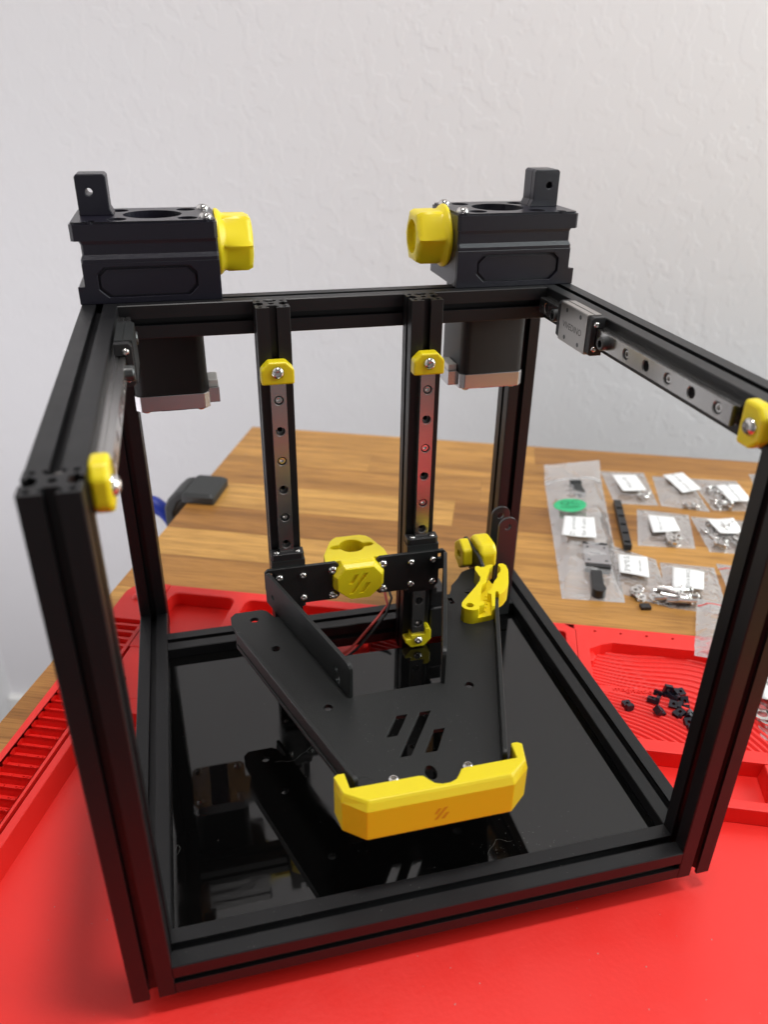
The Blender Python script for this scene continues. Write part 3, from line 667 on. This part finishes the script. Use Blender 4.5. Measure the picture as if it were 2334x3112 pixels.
    # stepper motor
    sm = bpy.data.objects.new('stepper_motor', None); COL.objects.link(sm); sm.parent = pr; sm['label'] = 'black stepper motor with silver end cap hanging under the %s mount' % side
    mx, my = 33.0, 214.6
    fl(B().prism(rrect(mx - 17.4, mx + 17.4, my - 17.4, my + 17.4, 4.8, 6), 152.4, 199.9)).build('motor_body', 'motor', sm, smooth=25)
    fl(B().prism(rect(mx - 17.6, mx + 17.6, my - 17.6, my + 17.6, 2.6), 144.6, 152.4)).build('end_cap', 'alu', sm, bevel=.3)
    fl(B().box(mx - 6, mx + 6, my - 17.2, my + 17.2, 144.45, 144.58)).build('motor_sticker', 'sticker_blue', sm)
    fl(B().box(mx + 17.5, mx + 22.6, my - 12, my + 4, 145.4, 153.0)).build('connector_housing', 'alu', sm, bevel=.2)
    fl(B().box(mx + 17.6, mx + 22.2, my - 10.5, my + 2.6, 153.0, 156.2)).build('connector', 'white', sm, bevel=.2)
    b = B()
    for k in range(22):
        z = 155 + k * 2.0; b.box(mx + 17.35, mx + 17.46, my - 7.4, my - 7.0, z, z + .6)
    fl(b).build('weld_marks', 'blackoxide', sm)
    for sx in (-1, 1):
        for sy in (-1, 1):
            x = mx + sx * 13; x = 230 - x if flip else x
            put('screw', SM, sm, (x, my + sy * 13, 144.6), (R_(180), 0, 0))
    # hex knob
    kx0, ky, kz = 60.05, 207.5, 220.8
    prof = [(14.4, 0), (14.6, 1.0), (14.1, 1.9), (12.9, 3.0), (11.9, 4.6), (11.8, 13.6), (10.8, 15.8), (9.4, 16.4), (7.9, 16.3), (7.5, 13.2), (.01, 13.1)]
    kn = B().lathe(prof, (kx0, ky, kz), axis='x', seg=72, hexfrom={4, 5, 6})
    fl(kn).build('hex_knob', 'yellow', pr, smooth=50)['label'] = 'yellow hexagonal flanged knob on the %s mount' % side
WASH = B().prism(circ(0, 0, 3.0, 20), 0, .5, [circ(0, 0, 1.6, 14)]).mesh('washer', 'screw')
motor_mount(False); motor_mount(True)

# ------------------------------------------------------------------ bags, their contents and the small parts (table frame; z 0 is the table top)
TZ = -12.0
def bilin(c, s, t):   # c: TL, TR, BR, BL ; s along top edge, t downwards
    a = Vector(c[0]).lerp(Vector(c[1]), s); b_ = Vector(c[3]).lerp(Vector(c[2]), s); return a.lerp(b_, t)
def bag(label, corners, seed, height=3.0, mat_n='film', zipred=False, curl=0, zz=0.0):
    cen = sum((Vector(c) for c in corners), Vector((0, 0))) / 4
    loc = T(cen.x, cen.y, TZ + zz)
    r = thing('zip_bag', label, 'plastic bag', loc, TA, 'small clear bags of hardware')
    cc = [(c[0] - cen.x, c[1] - cen.y) for c in corners]
    r['h'] = 0
    def h(s, t):
        e = min(s, 1 - s, t, 1 - t); f = min(1, e / .22); f = f * f * (3 - 2 * f)
        p = bilin(cc, s, t); q = Vector((p.x * .09, p.y * .09, seed))
        return (height * f) * (.75 + .35 * noise.noise(q)) + 1.1 * f * abs(noise.noise(q * 2.6)) + .7 * f * abs(noise.noise(q * 6.5)) + curl * max(0, .12 - t) / .12 + .12
    def top(s, t):
        p = bilin(cc, s, t); return (p.x + .5 * noise.noise(Vector((p.y * .2, seed, 0))), p.y, h(s, t))
    def bot(s, t):
        p = bilin(cc, s, t); return (p.x + .5 * noise.noise(Vector((p.y * .2, seed, 0))), p.y, .06 + curl * max(0, .12 - t) / .12)
    B().sheet(top, 44, 66).build('film', mat_n, r, smooth=80, normals=False)
    B().sheet(bot, 2, 20).build('film', mat_n, r, normals=False)
    zt = .13
    B().sheet(lambda s, t: (lambda p: (p.x, p.y, h(s, zt) + .25 + .15 * math.sin(t * math.pi)))(bilin(cc, .01 + .98 * s, zt + .022 * t)), 16, 3).build('zip_line', 'redline' if zipred else 'clearzip', r, normals=False)
    return r, cc, cen, h
def sticker(r, cen, corners, lines, seed, z=3.6, m='paper', ink='ink', rot=0, oval=False):
    cc = [(c[0] - cen.x, c[1] - cen.y) for c in corners]
    def zf(s, t): return z + .5 * noise.noise(Vector((s * 1.4, t * 1.4, seed))) + .35 * math.sin(s * 3.4 + seed)
    if oval:
        def fn(s, t):
            a = 2 * math.pi * s; q = (.5 + .5 * t * math.cos(a), .5 + .5 * t * math.sin(a)); p = bilin(cc, *q); return (p.x, p.y, zf(*q))
    else:
        def fn(s, t): p = bilin(cc, s, t); return (p.x, p.y, zf(s, t))
    o = B().sheet(fn, 28 if oval else 12, 10).build('sticker', m, r, smooth=80, normals=False)
    sd = o.modifiers.new('thickness', 'SOLIDIFY'); sd.thickness = .12 * MM
    for txt, size, oy in lines:    # size and offset as fractions of the sticker
        def warp(p, size=size, oy=oy):
            x, y = p.x, p.y
            if rot: s, t = .5 + (oy), .5 - x     # text runs up the sticker
            if rot: s = .5 + oy - y * -1 * -1; t = .5 - x; s = .5 + oy - y
            else: s, t = .5 + x, .5 - oy - y
            q = bilin(cc, s, t); return (q.x, q.y, zf(s, t) + .16 + p.z)
        put('printed_text', text_mesh(txt, size, ink, .01, warp), o, (0, 0, 0))
    return o
# A: long bag with a rail carriage inside
bagA, ccA, cenA, hA = bag('long clear bag with green oval sticker lying left of the small bags', [(281, -54), (330.4, -35), (329, -250), (288, -252)], 1.3, 7.0, 'film_hazy', curl=6)
sticker(bagA, cenA, [(285.5, -125), (311, -117), (312.5, -139), (286, -147)], [('QC', .38, .16), ('PASSED', .17, -.16)], 2.0, 8.8, 'green', 'greenink', oval=True)
sticker(bagA, cenA, [(293.5, -151), (316, -149), (315, -181), (290, -181)], [('Z1 preload', .21, -.18), ('for A axis', .21, .15)], 3.0, 8.6, rot=1)
ca = thing('spare_rail_carriage', 'dark steel rail carriage seen through the long bag', 'rail carriage', T(314, -200, TZ + .3), TA)
B().box(-9, 9, -13, 13, 0, 6).build('carriage_block', 'alu', ca, bevel=.4)
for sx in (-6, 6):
    for sy in (-9, 9): B().lathe([(1.2, 0), (1.1, .08), (.01, .1)], (sx, sy, 6.0), seg=12).build('hole_shade_disc', 'blackoxide', ca)  # holes are dark discs, their shade put into the colour
B().box(-8.6, 8.6, 13.1, 17, 0, 5.8).build('end_cap', 'moulded', ca, bevel=.4); B().box(-8.6, 8.6, -17, -13.1, 0, 5.8).build('end_cap', 'moulded', ca, bevel=.4)
ra = thing('spare_rail_piece', 'grey plastic rail stub at the bottom of the long bag', 'rail stub', T(312, -232, TZ + .3), TA); B().box(-4, 4, -12, 12, 0, 5).build('rail_body', 'moulded', ra, bevel=.6); B().lathe([(4.6, 0), (4.6, 6), (.01, 6.3)], (0, -12, .1)).build('round_end', 'moulded', ra, smooth=40)
rb = thing('plastic_plug', 'small dark plug near the top of the long bag', 'plug', T(309, -92, TZ + .3), TA + .2); B().box(-3.5, 3.5, -9, 9, 0, 5).build('plug_body', 'rubber', rb, bevel=.6); B().box(-5, 5, 9.1, 13, 0, 6).build('plug_head', 'rubber', rb, bevel=.6)
# small bags
SPEC = [
 ('small bag at the top left, beside the long bag, with tiny balls', [(331, -45), (368.6, -42), (372, -104), (337, -106)], [(338.6, -61), (358.5, -58.5), (364, -88), (344.3, -92)], [('M2x10', .24, -.05), ('', .1, .2)], 10.1, 'film', 3.6),
 ('small bag in the middle of the top row with few tiny screws', [(375, -48), (406, -45.5), (411.5, -108), (374, -104)], [(382.9, -50.5), (400.5, -44), (410.5, -75), (394, -83)], [('M4x6 BHCS', .19, -.02)], 11.4, 'film', 2.2),
 ('small bag at the right of the top row, packed with dark screws', [(406.5, -47), (446, -45), (452, -100), (414.5, -105)], [(422.5, -68), (443, -62), (447, -94), (429, -96)], [('M3x8 BHCS', .19, -.02)], 12.7, 'film', 3.4),
 ('small bag alone in the middle row beside the black strip', [(353.8, -113.4), (393.4, -116.4), (388.5, -170), (347, -172.5)], [(359, -130), (379, -129.5), (380.4, -151), (358.9, -158.5)], [('M3 nut x5', .19, -.14)], 14.1, 'film', 2.6),
 ('small bag packed with round head screws beside the right post', [(394.4, -119), (436, -119), (432, -172), (398, -173)], [(402.5, -131), (424, -126), (426.5, -149), (408.5, -152)], [('M5x16', .22, -.04)], 15.5, 'film', 3.8),
 ('small bag of loose washers with its label reading 3*6*0.5', [(322.6, -173), (357, -191), (359, -252), (324, -238)], [(329.4, -195), (349.5, -196.5), (347.1, -224), (327.7, -219)], [('3*6*0.5', .27, -.20), ('shim washer', .12, .22)], 16.9, 'film', 3.2),
 ('small bag of long screws with its label reading M3x16', [(359.3, -194), (396.5, -195), (394, -254), (356, -251)], [(365.3, -207), (385.6, -211), (380.6, -234), (360.5, -234)], [('M3x16 BHCS', .17, 0)], 18.2, 'film', 3.6),
]
bags = []
for lab, c, st, lines, sd, fm, hh in SPEC:
    r, cc, cen, hf = bag(lab, c, sd, hh, fm); bags.append(r)
    sticker(r, cen, st, [l for l in lines if l[0]], sd, hh + 1.6, rot=1)
bag('bag mostly hidden behind the right front post, level with the label bags', [(399, -189), (436, -192), (436, -246), (400, -242)], 19.5, 3, zipred=True)
bag('corner of a bag at the top right behind the rail stop', [(460.5, -28), (498, -26), (500, -80), (458, -80)], 20.1, 3)
bk, _, cenK, _ = bag('crinkled bag with a red zip line draped over the mat rim', [(371, -256), (410, -262), (404, -322), (358, -316)], 21.3, 5, zipred=True, zz=12.2)
bl, _, cenL, _ = bag('bag of large washers lying on the wavy tray by the right post', [(390, -308), (440, -316), (440, -377), (382, -371)], 22.9, 4, zz=4.6)
sticker(bl, cenL, [(392, -317), (428, -322), (424, -349), (388, -345)], [('M5 washer', .18, 0)], 23, 5.4)

# contents
def small_screw(name, ln, r_head, r_sh):
    b = B().lathe([(r_sh, -ln), (r_sh, 0), (r_head, .01), (r_head, .7), (r_head * .8, 1.5), (r_head * .45, 1.7), (r_head * .4, .8), (.01, .7)], seg=14)
    return b.mesh(name, 'screw', 30)
LONG = small_screw('long_screw', 15, 2.7, 1.35); SHORT = small_screw('short_screw', 6, 2.3, 1.2); TINY = small_screw('tiny_screw', 3.2, 1.5, .8)
RINGW = B().prism(circ(0, 0, 3.0, 18), 0, .6, [circ(0, 0, 1.55, 14)]).mesh('washer', 'screw'); BIGW = B().prism(circ(0, 0, 4.8, 22), 0, .9, [circ(0, 0, 2.7, 16)]).mesh('washer', 'screw')
NUTM = B().prism(circ(0, 0, 3.1, 6), 0, 2.2, [circ(0, 0, 1.5, 12)]).mesh('nut', 'screw')
rs = random.Random(21)
def scatter(me, name, n, box, label, cat, group, lying=True, z=TZ + 1.4, dirn=None, spread=3.2, layers=1.6):
    for k in range(n):
        u, v = rs.uniform(box[0], box[1]), rs.uniform(box[2], box[3])
        o = bpy.data.objects.new(name, me); COL.objects.link(o); o.location = T(u, v, z + rs.uniform(0, layers)) * MM
        if lying: o.rotation_euler = (R_(90) + rs.uniform(-.15, .15), 0, (dirn if dirn is not None else rs.uniform(0, 6.28)) + rs.uniform(-spread, spread))
        else: o.rotation_euler = (rs.uniform(-.35, .35), rs.uniform(-.35, .35), rs.uniform(0, 3))
        tag(o, label, cat, group)
scatter(TINY, 'tiny_screw', 12, (357, 366, -96, -86), 'tiny silver screw in the top left small bag', 'screw', 'tiny screws in the top left small bag')
scatter(TINY, 'tiny_screw', 7, (391, 403, -105, -100), 'tiny silver screw at the bottom of the middle bag of the top row', 'screw', 'tiny screws in the middle bag of the top row')
scatter(SHORT, 'short_screw', 26, (416, 436, -100, -64), 'short silver screw in the packed bag of the top row', 'screw', 'short screws in the packed bag of the top row', layers=2.6)
scatter(NUTM, 'nut', 6, (370, 380, -169, -158), 'silver nut in the bag of the middle row', 'nut', 'nuts in the bag of the middle row', lying=False, layers=2)
scatter(SHORT, 'round_head_screw', 26, (400, 424, -168, -130), 'round head screw in the packed bag beside the right post', 'screw', 'screws in the packed bag beside the right post', layers=3)
scatter(RINGW, 'washer', 15, (336, 354, -246, -229), 'thin silver washer in the bag labelled 3*6*0.5', 'washer', 'washers in the bag labelled 3*6*0.5', lying=False, z=TZ + .4, layers=2.4)
scatter(LONG, 'long_screw', 13, (362, 377, -249, -229), 'long silver screw in the bag labelled M3x16', 'screw', 'long screws in the bag labelled M3x16', dirn=TA + R_(90), spread=.4, layers=3.6)
scatter(BIGW, 'large_washer', 12, (386, 420, -368, -350), 'large ring washer in the bag on the wavy tray', 'washer', 'large washers in the bag on the wavy tray', lying=False, z=TZ + 5.4, layers=2)
# black strip with pockets
st = thing('pocket_strip', 'narrow black plastic strip with square pockets lying between the bags', 'plastic strip', T(338.4, -108, TZ), TA)
def strip():
    L_ = 73; hs = [rect(-2.2 + .2, 2.2, -L_ + 4 + k * 13.4, -L_ + 4 + k * 13.4 + 2.6) for k in range(5)]
    B().box(-2.9, 2.9, -L_, 0, .02, 3.0).build('strip_base', 'moulded', st); B().prism(rect(-2.9, 2.9, -L_, 0), 3.0, 4.6, hs).build('strip_top', 'moulded', st, bevel=.2)
strip()
bb = thing('black_clip', 'tiny black plastic piece peeking out below the washer bag', 'plastic piece', T(341, -254, TZ), TA + .2); B().box(-3.4, 3.4, -2.6, 2.6, .02, 2.4).build('clip_body', 'moulded', bb, bevel=.4)
# black spacers on the tray
def spacer_meshes():
    a = B().prism(rect(-2.7, 2.7, -3.9, 3.9, .3), 0, 2.8, [circ(0, 1.0, 1.1, 14)]).mesh('spacer_body', 'plastic')
    l = B().prism([(-2.7, 2.8), (2.7, 2.8), (2.2, 4.6), (-2.2, 4.6)], -3.9, -1.4, axis='y').mesh('spacer_lip', 'plastic')
    return a, l
SA, SL = spacer_meshes()
SP = [((316.8, -357.9), -4.6, .35, (0, 0), 'black spacer block lying alone left of the pile'), ((331.2, -351), -5, 1.2, (0, .3), 'black spacer at the left end of the pile'),
 ((334.8, -344.6), -5.4, -.5, (1.2, 0), 'black spacer tipped on its side at the back left of the pile'), ((339.4, -342.6), -2.0, .1, (1.5, .2), 'black spacer standing on end at the top of the pile'),
 ((341.8, -346.4), -5, .9, (.2, .4), 'black spacer lying under the one standing on end'), ((345.9, -342.4), -4.8, -1.1, (0, .2), 'black spacer at the back right of the pile'),
 ((347.6, -348.0), -5.4, .3, (.9, 0), 'black spacer on its edge at the right of the pile'), ((342.2, -353.2), -4.6, 1.3, (0, -.3), 'black spacer in the middle front of the pile'),
 ((343.6, -359.2), -5, -.9, (.3, 0), 'black spacer low in the front right of the pile'), ((332.4, -360.2), -4.2, -1.1, (-.5, .2), 'glossy black spacer facing up at the front left of the pile'),
 ((348.4, -359.6), -5, -.4, (0, .5), 'black spacer close to the post at the front right'), ((347.0, -366.0), -5.2, .2, (.4, 0), 'frontmost black spacer, next to the post')]
for (u, v_), z, rz, (rx, ry), lab in SP:
    t = thing('spacer_block', lab, 'plastic spacer', T(u, v_, z - 2.4), 0, 'black spacer blocks on the wavy tray'); t.rotation_euler = (rx, ry, TA + rz); t.scale = (.82, .82, .82)
    put('spacer_body', SA, t, (0, 0, 0)); put('spacer_lip', SL, t, (0, 0, 0))

# ------------------------------------------------------------------ hanger on the table edge with a blue ring
hg = thing('table_edge_hanger', 'black plastic hanger with a padded plate resting on the left table edge', 'hanger', T(0, -147, TZ), TA)
B().loft([[(x, y, z) for x, y in rrect(-9 + i, 18.5 - i, -19 + i, 19 - i, 2.5)] for z, i in ((.05, .6), (1, 0), (6.2, 0), (8.6, 2.4))]).build('pad', 'rubber', hg, smooth=30)
B().prism([(-8.2, 7.8), (-8.2, .4), (-13, -2), (-18, -12), (-18, -46), (-25, -58), (-31, -56), (-26, -42), (-26, -8), (-22, 0), (-15, 6.4)], -15.5, 15.5, axis='y').build('hook', 'rubber', hg, bevel=1.8, seg=3)
rg = thing('blue_ring', 'blue plastic ring hanging from the black hanger beside the table', 'ring', T(-48.5, -141, -55), TA)
pts = [(30 * math.cos(R_(a)), 0, 30 * math.sin(R_(a))) for a in range(0, 361, 12)]
b = B(); rings = []
for a in range(0, 360, 10):
    c, s_ = math.cos(R_(a)), math.sin(R_(a)); wd = 3.0 + 4.6 * max(0, math.sin(R_(a))) ** 2
    rings.append([Vector(((18 + wd * math.cos(q)) * c, 7 * math.sin(q), (24 + wd * math.cos(q)) * s_ + 2)) for q in [2 * math.pi * k / 10 for k in range(10)]])
rings.append(rings[0]); b.loft(rings, cap=False); bmesh.ops.remove_doubles(b.bm, verts=b.bm.verts, dist=.001)
b.build('ring_body', 'blue', rg, smooth=50)
